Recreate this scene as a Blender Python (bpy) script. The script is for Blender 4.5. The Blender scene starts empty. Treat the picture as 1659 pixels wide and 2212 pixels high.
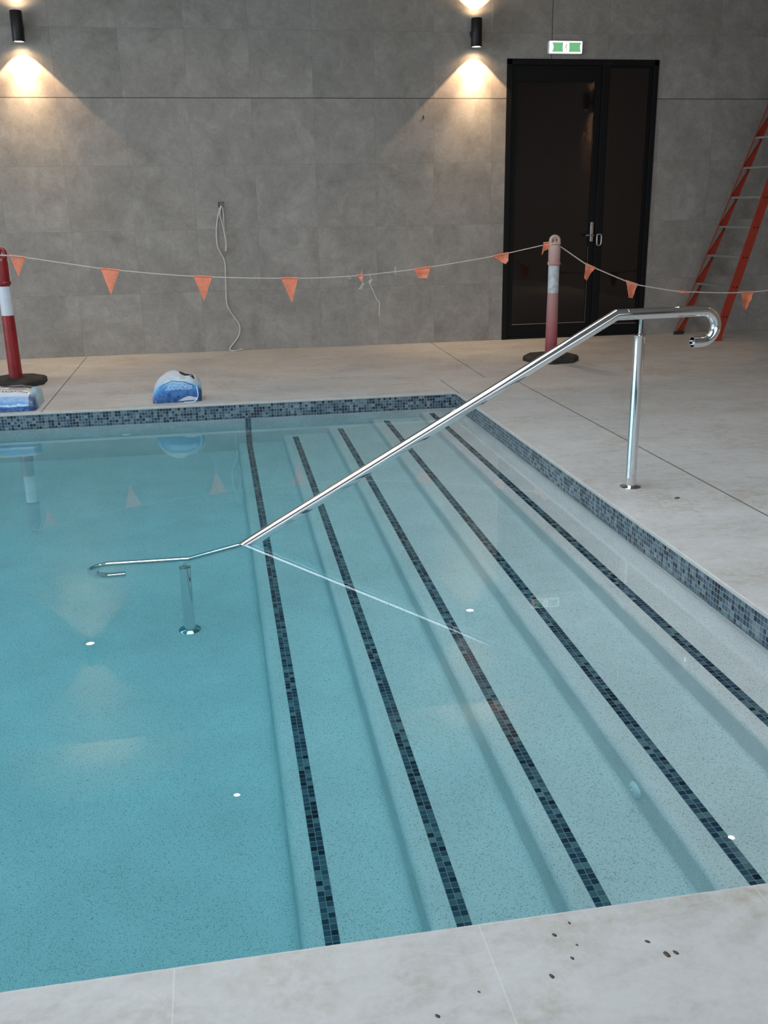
import bpy, bmesh, math, random
from mathutils import Vector, Matrix, noise
random.seed(7)
C = bpy.context.scene.collection
PI = math.pi

# ------------------------------------------------------------------ materials
def mat(name):
    m = bpy.data.materials.new(name); m.use_nodes = True
    nt = m.node_tree; nt.nodes.clear()
    return m, nt
class N:
    """small node-graph writer"""
    def __init__(s, nt): s.nt = nt
    def new(s, t, **kw):
        n = s.nt.nodes.new(t)
        for k, v in kw.items(): setattr(n, k, v)
        return n
    def set(s, sock, v):
        if isinstance(v, bpy.types.NodeSocket): s.nt.links.new(v, sock)
        elif isinstance(v, bpy.types.Node): s.nt.links.new(v.outputs[0], sock)
        else: sock.default_value = v
    def math(s, op, a, b=None, c=None, clamp=False):
        n = s.new('ShaderNodeMath', operation=op, use_clamp=clamp)
        s.set(n.inputs[0], a)
        if b is not None: s.set(n.inputs[1], b)
        if c is not None: s.set(n.inputs[2], c)
        return n.outputs[0]
    def mix(s, f, a, b, blend='MIX'):
        n = s.new('ShaderNodeMix', data_type='RGBA', blend_type=blend)
        s.set(n.inputs[0], f); s.set(n.inputs[6], a); s.set(n.inputs[7], b)
        return n.outputs[2]
    def ramp(s, f, stops, interp='LINEAR'):
        n = s.new('ShaderNodeValToRGB'); cr = n.color_ramp; cr.interpolation = interp
        while len(cr.elements) < len(stops): cr.elements.new(0.5)
        for e, (p, c) in zip(cr.elements, stops):
            e.position = p; e.color = c if len(c) == 4 else (*c, 1)
        s.set(n.inputs[0], f); return n.outputs[0]
    def noise(s, vec, scale, detail=4, rough=.55, out=0, dist=0.):
        n = s.new('ShaderNodeTexNoise'); n.inputs['Scale'].default_value = scale
        n.inputs['Detail'].default_value = detail; n.inputs['Roughness'].default_value = rough
        n.inputs['Distortion'].default_value = dist
        if vec is not None: s.set(n.inputs['Vector'], vec)
        return n.outputs[out]
    def sep(s, v):
        n = s.new('ShaderNodeSeparateXYZ'); s.set(n.inputs[0], v); return n.outputs
    def comb(s, x, y, z):
        n = s.new('ShaderNodeCombineXYZ')
        for i, v in enumerate((x, y, z)): s.set(n.inputs[i], v)
        return n.outputs[0]
    def bump(s, h, strength=.2, dist=.01):
        n = s.new('ShaderNodeBump'); n.inputs['Strength'].default_value = strength
        n.inputs['Distance'].default_value = dist; s.set(n.inputs['Height'], h); return n.outputs[0]
    def bsdf(s, color, rough=.5, metal=0., normal=None, spec=None, coat=None):
        b = s.new('ShaderNodeBsdfPrincipled'); s.set(b.inputs['Base Color'], color)
        s.set(b.inputs['Roughness'], rough); s.set(b.inputs['Metallic'], metal)
        if normal is not None: s.set(b.inputs['Normal'], normal)
        if spec is not None: s.set(b.inputs['Specular IOR Level'], spec)
        if coat is not None: s.set(b.inputs['Coat Weight'], coat)
        o = s.new('ShaderNodeOutputMaterial'); s.nt.links.new(b.outputs[0], o.inputs[0]); return b
    def grid(s, x, size, off, w):
        """1 on joints of a regular grid along one axis"""
        t = s.math('FRACT', s.math('DIVIDE', s.math('SUBTRACT', x, off - size / 2), size))
        d = s.math('MULTIPLY', s.math('ABSOLUTE', s.math('SUBTRACT', t, .5)), size)
        return s.math('LESS_THAN', d, w / 2)
    def line(s, x, at, w):
        return s.math('LESS_THAN', s.math('ABSOLUTE', s.math('SUBTRACT', x, at)), w / 2)
def obj_co(n): return n.new('ShaderNodeTexCoord').outputs['Object']
def c3(*a): return (a[0], a[1], a[2], 1)
def simple(name, col, rough=.5, metal=0., nscale=0, namt=.15, bump=0, spec=None, coat=None):
    m, nt = mat(name); n = N(nt); co = obj_co(n)
    col = c3(*col)
    color = col; nrm = None
    if nscale:
        f = n.noise(co, nscale)
        dark = tuple(c * (1 - namt) for c in col[:3]) + (1,)
        lite = tuple(min(1, c * (1 + namt)) for c in col[:3]) + (1,)
        color = n.ramp(f, [(.3, dark), (.7, lite)])
        if bump: nrm = n.bump(f, bump, .004)
    n.bsdf(color, rough, metal, nrm, spec, coat); return m
def emis(name, col, strength):
    m, nt = mat(name); n = N(nt)
    e = n.new('ShaderNodeEmission'); e.inputs[0].default_value = c3(*col); e.inputs[1].default_value = strength
    o = n.new('ShaderNodeOutputMaterial'); nt.links.new(e.outputs[0], o.inputs[0]); return m

def wall_mat():
    m, nt = mat('stone_look_wall_tile'); n = N(nt); co = obj_co(n); x, y, z = n.sep(co)
    cellx = n.math('FLOOR', n.math('DIVIDE', n.math('ADD', x, 1.29), .6)); cellz = n.math('FLOOR', n.math('DIVIDE', z, .6))
    wn = n.new('ShaderNodeTexWhiteNoise', noise_dimensions='2D'); nt.links.new(n.comb(cellx, cellz, 0), wn.inputs[0])
    seed = n.math('MULTIPLY', wn.outputs[0], 20)
    co4 = n.comb(x, n.math('ADD', y, seed), z)
    a = n.noise(co4, 2.6, 7, .62, dist=.5); b = n.noise(co4, 9, 8, .7, dist=.8); cc = n.noise(co4, 45, 3, .6)
    f = n.math('ADD', n.math('MULTIPLY', a, .5), n.math('ADD', n.math('MULTIPLY', b, .35), n.math('MULTIPLY', cc, .15)))
    ve = n.math('ABSOLUTE', n.math('SUBTRACT', n.noise(co4, 7, 7, .72, dist=1.2), .5))
    ve = n.math('MULTIPLY', n.ramp(ve, [(0, (1, 1, 1)), (.035, (0, 0, 0))]), n.ramp(n.noise(co4, 3.5, 3), [(.48, (0, 0, 0)), (.62, (1, 1, 1))]))
    f = n.math('SUBTRACT', f, n.math('MULTIPLY', ve, .06))
    col = n.ramp(f, [(.36, (.232, .216, .198)), (.5, (.308, .290, .270)), (.63, (.385, .365, .342))])
    br = n.math('ADD', .975, n.math('MULTIPLY', wn.outputs[0], .05))
    col = n.mix(1, col, n.comb(br, br, br), 'MULTIPLY')
    g = n.math('MAXIMUM', n.grid(x, .6, -1.29, .0025), n.grid(z, .6, 0, .0025))
    col = n.mix(n.math('MULTIPLY', g, .42), col, c3(.09, .085, .08))
    dk = n.math('MAXIMUM', n.line(z, 2.404, .007), n.math('MULTIPLY', n.line(x, 3.515, .007), n.math('GREATER_THAN', z, 2.4)))
    col = n.mix(n.math('MULTIPLY', dk, .85), col, c3(.03, .03, .03))
    nrm = n.bump(n.math('SUBTRACT', b, n.math('MULTIPLY', n.math('MAXIMUM', g, dk), .4)), .22, .004)
    n.bsdf(col, .62, 0, nrm, .35); return m
def deck_mat():
    m, nt = mat('pale_stone_deck_tile'); n = N(nt); co = obj_co(n); x, y, z = n.sep(co)
    cs = n.comb(x, n.math('MULTIPLY', y, 1.9), z)
    a = n.noise(cs, 1.7, 7, .6, dist=.4); b = n.noise(cs, 11, 7, .68, dist=.6); cc = n.noise(co, 60, 4, .65)
    f = n.math('ADD', n.math('MULTIPLY', a, .42), n.math('ADD', n.math('MULTIPLY', b, .38), n.math('MULTIPLY', cc, .2)))
    col = n.ramp(f, [(.34, (.335, .318, .290)), (.48, (.435, .425, .410)), (.62, (.50, .495, .485))])
    # brown mineral stains
    s1 = n.noise(co, 3.1, 6, .6, dist=.8); s2 = n.noise(co, 26, 5, .7)
    st = n.math('MULTIPLY', n.ramp(s1, [(.48, (0, 0, 0)), (.62, (1, 1, 1))]), n.ramp(s2, [(.42, (0, 0, 0)), (.62, (1, 1, 1))]))
    col = n.mix(n.math('MULTIPLY', st, .5), col, c3(.30, .25, .17))
    sp = n.ramp(n.noise(co, 42, 3, .5), [(.70, (0, 0, 0)), (.76, (1, 1, 1))])
    col = n.mix(n.math('MULTIPLY', sp, n.math('MULTIPLY', st, .7)), col, c3(.12, .085, .05))
    # pale fine joints
    near = n.math('LESS_THAN', y, 1.52)
    gx1 = n.math('MULTIPLY', n.grid(x, .59, -.153, .003), near)
    right = n.math('GREATER_THAN', x, 2.43)
    gx2 = n.math('MULTIPLY', n.math('MULTIPLY', n.grid(x, .605, 2.838, .004), right), n.math('LESS_THAN', y, 7.79))
    gy = n.math('MULTIPLY', n.grid(y, .6, 4.38, .003), n.math('MULTIPLY', n.math('GREATER_THAN', x, 1.8), n.math('LESS_THAN', y, 7.7)))
    far = n.math('MULTIPLY', n.math('GREATER_THAN', y, 7.15), n.math('LESS_THAN', x, 1.83))
    gx3 = n.math('MULTIPLY', n.grid(x, .6, -.075, .003), far)
    g = n.math('MAXIMUM', n.math('MAXIMUM', gx1, gx2), gx3)
    col = n.mix(n.math('MULTIPLY', g, .32), col, c3(.66, .65, .64))
    col = n.mix(n.math('MULTIPLY', gy, .3), col, c3(.30, .29, .28))
    # dark movement joints
    j = n.math('MULTIPLY', n.line(x, 2.421, .009), n.math('LESS_THAN', y, 7.72))
    j = n.math('MAXIMUM', j, n.math('MULTIPLY', n.line(x, -1.265, .009), n.math('GREATER_THAN', y, 7.16)))
    j = n.math('MAXIMUM', j, n.math('MULTIPLY', n.line(n.math('SUBTRACT', x, n.math('MULTIPLY', n.math('SUBTRACT', y, 7.75), .025)), 2.22, .009), n.math('GREATER_THAN', y, 7.76)))
    j = n.math('MAXIMUM', j, n.math('MULTIPLY', n.line(x, 1.832, .008), n.math('MULTIPLY', n.math('GREATER_THAN', y, 7.1), n.math('LESS_THAN', y, 7.72))))
    j2 = n.line(y, 7.78, .006)
    col = n.mix(n.math('MULTIPLY', j, .85), col, c3(.05, .048, .045))
    col = n.mix(n.math('MULTIPLY', j2, .6), col, c3(.10, .095, .09))
    nrm = n.bump(n.math('SUBTRACT', n.math('ADD', b, n.math('MULTIPLY', cc, .4)), j), .18, .004)
    n.bsdf(col, .55, 0, nrm, .4); return m
def plaster_mat():
    m, nt = mat('pebble_pool_plaster'); n = N(nt); co = obj_co(n)
    a = n.noise(co, 4, 4, .5); sp = n.noise(co, 230, 3, .6); sp2 = n.noise(co, 125, 4, .6)
    col = n.ramp(a, [(.3, (.735, .675, .655)), (.7, (.815, .75, .725))])
    col = n.mix(n.ramp(sp, [(.54, (0, 0, 0)), (.70, (.75, .75, .75))]), col, c3(.11, .11, .10))
    col = n.mix(n.ramp(sp2, [(.66, (0, 0, 0)), (.75, (.8, .8, .8))]), col, c3(.06, .07, .06))
    n.bsdf(col, .8, 0, n.bump(sp, .25, .003), .3); return m
def mosaic_mat():
    m, nt = mat('glass_mosaic'); n = N(nt)
    uv = n.new('ShaderNodeUVMap').outputs[0]; u, v, _ = n.sep(uv)
    P = .0215
    cu = n.math('FLOOR', n.math('DIVIDE', u, P)); cv = n.math('FLOOR', n.math('DIVIDE', v, P))
    wn = n.new('ShaderNodeTexWhiteNoise', noise_dimensions='2D'); nt.links.new(n.comb(cu, cv, 0), wn.inputs[0])
    col = n.ramp(wn.outputs[0], [(0, (.006, .014, .030)), (.17, (.018, .045, .080)), (.38, (.045, .088, .130)), (.60, (.090, .150, .180)), (.80, (.145, .215, .23)), (.965, (.21, .265, .30))], 'CONSTANT')
    fu = n.math('FRACT', n.math('DIVIDE', u, P)); fv = n.math('FRACT', n.math('DIVIDE', v, P))
    e = n.math('MAXIMUM', n.math('ABSOLUTE', n.math('SUBTRACT', fu, .5)), n.math('ABSOLUTE', n.math('SUBTRACT', fv, .5)))
    g = n.math('GREATER_THAN', e, .452)
    sh = n.noise(n.comb(n.math('MULTIPLY', u, 90), n.math('MULTIPLY', v, 90), 0), 1, 2)
    col = n.mix(n.math('MULTIPLY', sh, .4), col, n.mix(.5, col, c3(.0, .02, .04)))
    col = n.mix(g, col, c3(.25, .285, .305))
    r = n.math('ADD', .16, n.math('MULTIPLY', g, .6))
    n.bsdf(col, r, 0, n.bump(n.math('SUBTRACT', 1, g), .25, .001), .5); return m
def water_mat():
    m, nt = mat('clear_turquoise_water'); n = N(nt)
    co = obj_co(n)
    b = n.bump(n.noise(co, 1.2, 1, .5), .003, .02)
    g = n.new('ShaderNodeBsdfGlass'); g.inputs['IOR'].default_value = 1.333; g.inputs['Roughness'].default_value = 0
    nt.links.new(b, g.inputs['Normal'])
    va = n.new('ShaderNodeVolumeAbsorption'); va.inputs[0].default_value = WATER_COL; va.inputs[1].default_value = WATER_DEN
    o = n.new('ShaderNodeOutputMaterial'); nt.links.new(g.outputs[0], o.inputs[0]); nt.links.new(va.outputs[0], o.inputs[1])
    return m
WATER_COL = c3(.0, .79, .885); WATER_DEN = .56
def chrome_mat():
    m, nt = mat('polished_stainless_steel'); n = N(nt); co = obj_co(n)
    f = n.noise(co, 30, 3)
    n.bsdf(c3(.78, .79, .80), n.ramp(f, [(.3, (.03,) * 3), (.8, (.09,) * 3)]), 1.0); return m
def pane_mat():
    m, nt = mat('tinted_door_glass'); n = N(nt)
    t = n.new('ShaderNodeBsdfTransparent'); t.inputs[0].default_value = c3(.62, .60, .60)
    g = n.new('ShaderNodeBsdfGlossy'); g.inputs['Roughness'].default_value = .02
    fr = n.new('ShaderNodeFresnel'); fr.inputs[0].default_value = 1.5
    mx = n.new('ShaderNodeMixShader'); nt.links.new(fr.outputs[0], mx.inputs[0]); nt.links.new(t.outputs[0], mx.inputs[1]); nt.links.new(g.outputs[0], mx.inputs[2])
    o = n.new('ShaderNodeOutputMaterial'); nt.links.new(mx.outputs[0], o.inputs[0]); return m
def screen_mat():
    m, nt = mat('woven_dark_screen'); n = N(nt); x, y, z = n.sep(obj_co(n))
    g = n.math('MAXIMUM', n.grid(x, .012, 0, .004), n.grid(z, .012, 0, .004))
    n.bsdf(n.mix(g, c3(.19, .155, .145), c3(.13, .106, .098)), .8, spec=.2); return m
def door_frame_mat():
    m, nt = mat('black_door_frame'); n = N(nt); co = obj_co(n); x, y, z = n.sep(co)
    sc = n.ramp(n.noise(n.comb(x, y, n.math('MULTIPLY', z, 2.5)), 14, 6, .7), [(.60, (0, 0, 0)), (.68, (1, 1, 1))])
    # dried plaster smears along the head of the frame
    hi = n.math('MULTIPLY', n.math('GREATER_THAN', z, 2.725), n.ramp(n.noise(co, 2.2, 2), [(.45, (.1,) * 3), (.6, (1,) * 3)]))
    col = n.mix(n.math('MULTIPLY', sc, n.math('MULTIPLY', hi, .55)), c3(.0065, .007, .008), c3(.13, .12, .115))
    n.bsdf(col, .5, 0, spec=.2); return m

M = dict(
    wall=wall_mat(), deck=deck_mat(), plaster=plaster_mat(), mosaic=mosaic_mat(), water=water_mat(), chrome=chrome_mat(),
    pane=pane_mat(), screen=screen_mat(), dframe=door_frame_mat(),
    side=simple('painted_side_wall', (.20, .19, .18), .7, 0, 3, .08, .05),
    ceil=simple('ceiling_paint', (.33, .31, .29), .8, 0, 2, .03),
    slab=simple('stone_edge', (.47, .47, .455), .5, 0, 25, .1, .05),
    black=simple('black_metal', (.006, .006, .006), .45, 0, 30, .1),
    silver=simple('satin_steel', (.55, .56, .57), .3, 1., 40, .06),
    reflector=simple('lamp_reflector', (.8, .75, .65), .25, 1.),
    warm=emis('warm_lamp', (1, .86, .62), 14.), down=emis('downlight_lens', (1, .95, .86), 26.),
    signwhite=emis('sign_diffuser', (.98, 1, .99), 1.35), signgreen=emis('sign_green', (.28, .80, .38), .62),
    signdark=simple('sign_grey_lines', (.25, .30, .27), .5), plastic=simple('white_plastic', (.75, .76, .76), .35, 0, 20, .02),
    red=simple('red_bollard_plastic', (.24, .007, .010), .34, 0, 9, .25, .05, coat=.2),
    sleeve=simple('reflective_sleeve', (.62, .66, .73), .35, 0, 14, .06),
    sleeve2=simple('dirty_reflective_sleeve', (.50, .53, .56), .5, 0, 22, .25),
    rubber=simple('black_rubber', (.022, .021, .018), .75, 0, 12, .5, .3),
    orange=simple('orange_flag_plastic', (.88, .27, .155), .5, 0, 30, .12, .15),
    rope=simple('white_rope', (.62, .58, .54), .8, 0, 200, .2), cable=simple('white_cable', (.56, .55, .53), .5, 0, 40, .08),
    ladder=simple('orange_fibreglass', (.33, .036, .018), .42, 0, 18, .12), alu=simple('aluminium', (.36, .36, .35), .38, .7, 60, .1),
    inlet=simple('white_inlet_plastic', (.78, .80, .80), .35, 0, 20, .02), hole=simple('dark_hole', (.015, .015, .015), .9),
    frame=simple('window_frame_grey', (.05, .05, .055), .5), fleck=simple('brown_dirt', (.075, .05, .03), .9, 0, 60, .4),
    ink=simple('dark_print', (.010, .016, .024), .5), yellow=simple('yellow_print', (.62, .60, .09), .5), white_ink=simple('white_print', (.75, .85, .92), .5),
)
def pink_mat():
    m, nt = mat('faded_pink_bollard'); n = N(nt); co = obj_co(n); x, y, z = n.sep(co)
    f = n.math('ADD', n.math('DIVIDE', z, 1.1), n.math('MULTIPLY', n.math('SUBTRACT', n.noise(co, 9, 5, .6), .5), .18))
    n.bsdf(n.ramp(f, [(.08, (.27, .045, .065)), (.25, (.36, .12, .125)), (.5, (.43, .22, .21)), (.78, (.46, .25, .235)), (.95, (.56, .42, .37))]), .55, 0, spec=.3); return m
M['pink'] = pink_mat()
def bag_mat(name, stops, wr=.5):
    m, nt = mat(name); n = N(nt); uv = n.new('ShaderNodeUVMap').outputs[0]; u, v, _ = n.sep(uv)
    w = n.noise(uv, 7, 4, .6); cr = n.noise(uv, 22, 4, .65, dist=.7)
    vv = n.math('ADD', v, n.math('MULTIPLY', n.math('SUBTRACT', w, .5), .05))
    col = n.ramp(vv, stops)
    lowmask = n.math('LESS_THAN', v, .2)
    col = n.mix(n.math('MULTIPLY', n.ramp(cr, [(.42, (0,) * 3), (.6, (1,) * 3)]), n.math('MULTIPLY', lowmask, wr)), col, c3(.10, .25, .50))
    endm = n.math('GREATER_THAN', u, .93)
    col = n.mix(n.math('MULTIPLY', endm, .85), col, n.mix(n.ramp(v, [(.2, (0,) * 3), (.35, (1,) * 3)]), c3(.02, .05, .14), c3(.33, .58, .68)))
    n.bsdf(col, .28, 0, n.bump(cr, .35, .006), .5); return m

# ------------------------------------------------------------------ mesh helpers
def link(name, bm, m=None, parent=None, smooth=None, loc=None):
    me = bpy.data.meshes.new(name)
    bmesh.ops.recalc_face_normals(bm, faces=bm.faces)
    bm.to_mesh(me); bm.free()
    if m is not None:
        for k in (m if isinstance(m, (list, tuple)) else [m]): me.materials.append(k)
    if smooth is not None:
        for p in me.polygons: p.use_smooth = True
        me.set_sharp_from_angle(angle=math.radians(smooth))
    o = bpy.data.objects.new(name, me); C.objects.link(o)
    if loc is not None: o.location = loc
    if parent is not None: o.parent = parent
    return o
def tag(o, label=None, cat=None, group=None, kind=None):
    if label: o['label'] = label
    if cat: o['category'] = cat
    if group: o['group'] = group
    if kind: o['kind'] = kind
    return o
def struct(o): o['kind'] = 'structure'; return o
def empty(name, loc, label, cat, group=None, rotz=0):
    o = bpy.data.objects.new(name, None); C.objects.link(o); o.location = loc; o.rotation_euler = (0, 0, rotz)
    o.empty_display_size = .1
    return tag(o, label, cat, group)
def box(bm, x0, x1, y0, y1, z0, z1, bev=0, mi=0):
    r = bmesh.ops.create_cube(bm, size=1, matrix=Matrix.Translation(((x0 + x1) / 2, (y0 + y1) / 2, (z0 + z1) / 2)) @ Matrix.Diagonal((x1 - x0, y1 - y0, z1 - z0, 1)))
    vs = r['verts']
    for f in {f for v in vs for f in v.link_faces}: f.material_index = mi
    if bev:
        es = list({e for v in vs for e in v.link_edges})
        bmesh.ops.bevel(bm, geom=es, offset=bev, segments=3, affect='EDGES', profile=.6)
    return vs
def boxes(name, lst, m, parent=None, bev=0, smooth=None):
    bm = bmesh.new()
    for b in lst: box(bm, *b, bev=bev)
    return link(name, bm, m, parent, smooth)
def lathe(bm, prof, cx=0, cy=0, seg=40, axis='z', mi=0):
    """prof: list of (r, h); closed at r=0 ends"""
    rings = []
    for r, h in prof:
        ring = []
        for k in range(seg if r > 1e-6 else 1):
            a = 2 * PI * k / seg; p = (r * math.cos(a), r * math.sin(a), h)
            if axis == 'z': q = (cx + p[0], cy + p[1], p[2])
            elif axis == 'y': q = (cx + p[0], p[2], cy + p[1])
            else: q = (p[2], cx + p[0], cy + p[1])
            ring.append(bm.verts.new(q))
        rings.append(ring)
    for A, B in zip(rings, rings[1:]):
        for k in range(seg):
            a0 = A[k % len(A)]; a1 = A[(k + 1) % len(A)]; b0 = B[k % len(B)]; b1 = B[(k + 1) % len(B)]
            f = list(dict.fromkeys((a0, a1, b1, b0)))
            if len(f) > 2: bm.faces.new(f).material_index = mi
def tube(bm, pts, r, seg=12, cap=True, inner=None):
    """sweep a round section along pts with mitred corners"""
    P = [Vector(p) for p in pts]; n = len(P); rings = []
    T = [(P[min(i + 1, n - 1)] - P[max(i - 1, 0)]).normalized() if 0 < i < n - 1 else None for i in range(n)]
    D = [(P[i + 1] - P[i]).normalized() for i in range(n - 1)]
    ref = Vector((0, 0, 1)) if abs(D[0].z) < .9 else Vector((1, 0, 0))
    nrm = D[0].cross(ref).normalized()
    for i in range(n):
        d0 = D[max(i - 1, 0)]; d1 = D[min(i, n - 2)]
        t = (d0 + d1).normalized()
        ax = d0.cross(d1)
        if ax.length > 1e-7 and i > 0:
            ang = d0.angle(d1); nrm = Matrix.Rotation(ang / 2, 3, ax.normalized()) @ nrm
        nrm = (nrm - t * nrm.dot(t)).normalized(); bn = t.cross(nrm)
        cosh = max(.3, t.dot(d1)); bend = (d1 - d0)
        ring = []
        for k in range(seg):
            a = 2 * PI * k / seg; v = (nrm * math.cos(a) + bn * math.sin(a)) * r
            if bend.length > 1e-6:
                b = bend.normalized(); v = v + b * v.dot(b) * (1 / cosh - 1)
            ring.append(bm.verts.new(P[i] + v))
        rings.append(ring)
        if ax.length > 1e-7 and i > 0: nrm = Matrix.Rotation(ang / 2, 3, ax.normalized()) @ nrm
    for A, B in zip(rings, rings[1:]):
        for k in range(seg): bm.faces.new((A[k], A[(k + 1) % seg], B[(k + 1) % seg], B[k]))
    if cap:
        for ring, d, p in ((rings[0], -D[0], P[0]), (rings[-1], D[-1], P[-1])):
            if inner:
                i1 = [bm.verts.new(p + (v.co - p) * inner) for v in ring]
                i2 = [bm.verts.new(v.co - d * .05) for v in i1]
                for k in range(seg):
                    k2 = (k + 1) % seg
                    bm.faces.new((ring[k], ring[k2], i1[k2], i1[k])); bm.faces.new((i1[k], i1[k2], i2[k2], i2[k]))
                bm.faces.new(i2)
            else: bm.faces.new(ring)
def smooth_path(pts, sub=6):
    P = [Vector(p) for p in pts]; out = []
    for i in range(len(P) - 1):
        a = P[max(i - 1, 0)]; b = P[i]; c = P[i + 1]; d = P[min(i + 2, len(P) - 1)]
        for k in range(sub):
            t = k / sub
            out.append(.5 * ((2 * b) + (c - a) * t + (2 * a - 5 * b + 4 * c - d) * t * t + (3 * b - a - 3 * c + d) * t ** 3))
    out.append(P[-1]); return out
def prism(bm, poly, y0, y1, mi=0):
    """poly in (x, z), extruded along y"""
    A = [bm.verts.new((x, y0, z)) for x, z in poly]; B = [bm.verts.new((x, y1, z)) for x, z in poly]
    k = len(poly)
    for i in range(k): bm.faces.new((A[i], A[(i + 1) % k], B[(i + 1) % k], B[i])).material_index = mi
    bm.faces.new(A); bm.faces.new(B)
def slab(bm, poly, z0, z1):
    A = [bm.verts.new((x, y, z0)) for x, y in poly]; B = [bm.verts.new((x, y, z1)) for x, y in poly]
    k = len(poly)
    for i in range(k): bm.faces.new((A[i], A[(i + 1) % k], B[(i + 1) % k], B[i]))
    bm.faces.new(A); bm.faces.new(B)

# ------------------------------------------------------------------ measured layout (metres)
XR, YF, YN, XL = 1.823, 7.165, 1.508, -6.2     # pool edges: right, far, near, left
YW, XW, XWL, YB, CH = 10.046, 6.32, -8.0, -2.6, 4.12   # back wall, right wall, left wall, wall behind, ceiling
ZW = -.115                                     # water level
TREADS = [(.127, -.92), (.467, -.75), (.812, -.585), (1.153, -.42), (1.530, -.25)]   # nose x, tread height
ZF = -1.09                                     # pool floor
BAND = -.146                                   # bottom of the waterline mosaic

# ------------------------------------------------------------------ room shell
# floor with the pool opening
bm = bmesh.new()
E = .006
for r in ((XWL, XW, YB, YN, -.20, 0), (XWL, XW, YF, YW + .2, -.20, 0), (XWL, XL, YN, YF, -.20, 0), (XR, XW, YN, YF, -.20, 0)):
    box(bm, *r)
bmesh.ops.remove_doubles(bm, verts=bm.verts, dist=1e-5)
floor = struct(link('floor', bm, M['deck']))
# thin rounded coping lip, one per side
def lip(name, x0, x1, y0, y1, lab):
    bm = bmesh.new(); box(bm, x0, x1, y0, y1, -.019, -.0005, bev=.003)
    o = struct(link(name, bm, M['slab'], None, 40)); return o
lip('trim_1', XR - .006, XR + .010, YN - .01, YF + .01, '')
lip('trim_2', XL, XR + .004, YF - .006, YF + .010, '')
lip('trim_3', XL, XR + .004, YN - .010, YN + .006, '')

# pool shell: floor and four plaster walls
bm = bmesh.new()
box(bm, XL - .3, XR + .3, YN - .3, YF + .3, ZF - .25, ZF)
box(bm, XL - .3, XR, YF, YF + .3, ZF, -.201); box(bm, XL - .3, XR + .3, YN - .3, YN, ZF, -.201)
box(bm, XR, XR + .3, YN, YF + .3, ZF, -.201); box(bm, XL - .3, XL, YN, YF, ZF, -.201)
pool = struct(link('pool_shell', bm, M['plaster']))
bm = bmesh.new()
for r in ((XL, XR, YF - .002, YF + .01, -.21, BAND), (XR - .002, XR + .01, YN, YF, -.21, BAND)):
    box(bm, *r)
link('plaster_edge', bm, M['plaster'], pool)
# waterline mosaic band
def uvbox(name, x0, x1, y0, y1, z0, z1, ax, parent):
    bm = bmesh.new(); box(bm, x0, x1, y0, y1, z0, z1); uvl = bm.loops.layers.uv.new('UVMap')
    for f in bm.faces:
        for l in f.loops:
            p = l.vert.co
            u = (p.x if ax[0] == 'x' else p.y); v = (p.z if ax[1] == 'z' else (p.y if ax[1] == 'y' else p.x))
            l[uvl].uv = (u, v)
    return bm
def mosaic(name, dims, ax, parent, du=0., dv=0.):
    bm = uvbox(name, *dims, ax, parent); uvl = bm.loops.layers.uv[0]
    for f in bm.faces:
        for l in f.loops: l[uvl].uv = (l[uvl].uv[0] - du, l[uvl].uv[1] - dv)
    return link(name, bm, M['mosaic'], parent)
mosaic('waterline_tiles', (XL, XR, YF - .003, YF + .01, BAND, -.0165), ('x', 'z'), pool, 0, BAND)
mosaic('waterline_tiles', (XR - .003, XR + .01, YN, YF - .003, BAND, -.0165), ('y', 'z'), pool, 0, BAND)
mosaic('waterline_tiles', (XL, XR, YN - .01, YN + .003, BAND, -.0165), ('x', 'z'), pool, 0, BAND)
mosaic('waterline_tiles', (XL - .01, XL + .003, YN, YF, BAND, -.0165), ('y', 'z'), pool, 0, BAND)
# flight of broad steps, rounded noses and coved feet
def arc(cx, cz, r, a0, a1, k=8):
    return [(cx + r * math.cos(math.radians(a0 + (a1 - a0) * i / k)), cz + r * math.sin(math.radians(a0 + (a1 - a0) * i / k))) for i in range(k + 1)]
prof = []
prev = ZF
for x, z in TREADS:
    rb = .022; rn = .030
    prof += arc(x - rb, prev + rb, rb, 270, 360, 6)
    prof += arc(x + rn, z - rn, rn, 180, 90, 10)
    prev = z
prof += arc(XR - .088, prev + .09, .09, 270, 358, 14)
prof += [(XR + .02, prev + .09), (XR + .02, ZF - .02), (TREADS[0][0] - .022, ZF - .02)]
bm = bmesh.new(); prism(bm, prof, YN - .01, YF + .01)
steps = struct(link('pool_steps', bm, M['plaster'], None, 25))
for i, (sx, (nx, nz)) in enumerate(zip((.191, .537, .879, 1.236, 1.591), TREADS)):
    y1 = YF - .004 if i == 0 else YF - .062
    o = mosaic('tile_strip', (sx, sx + .043, YN, y1, nz - .003, nz + .0012), ('x', 'y'), steps, sx, .013 * i)
# the mosaic marker runs on up the far wall above the lowest strip
mosaic('tile_strip', (.191, .234, YF - .0035, YF + .004, TREADS[0][1], BAND), ('x', 'z'), pool, .191, BAND)

# water
bm = bmesh.new(); box(bm, XL - .05, XR + .012, YN - .02, YF + .012, ZF - .1, ZW)
w = link('pool_water', bm, M['water']); tag(w, 'still clear turquoise water filling the swimming pool', 'water', kind='stuff')

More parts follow.
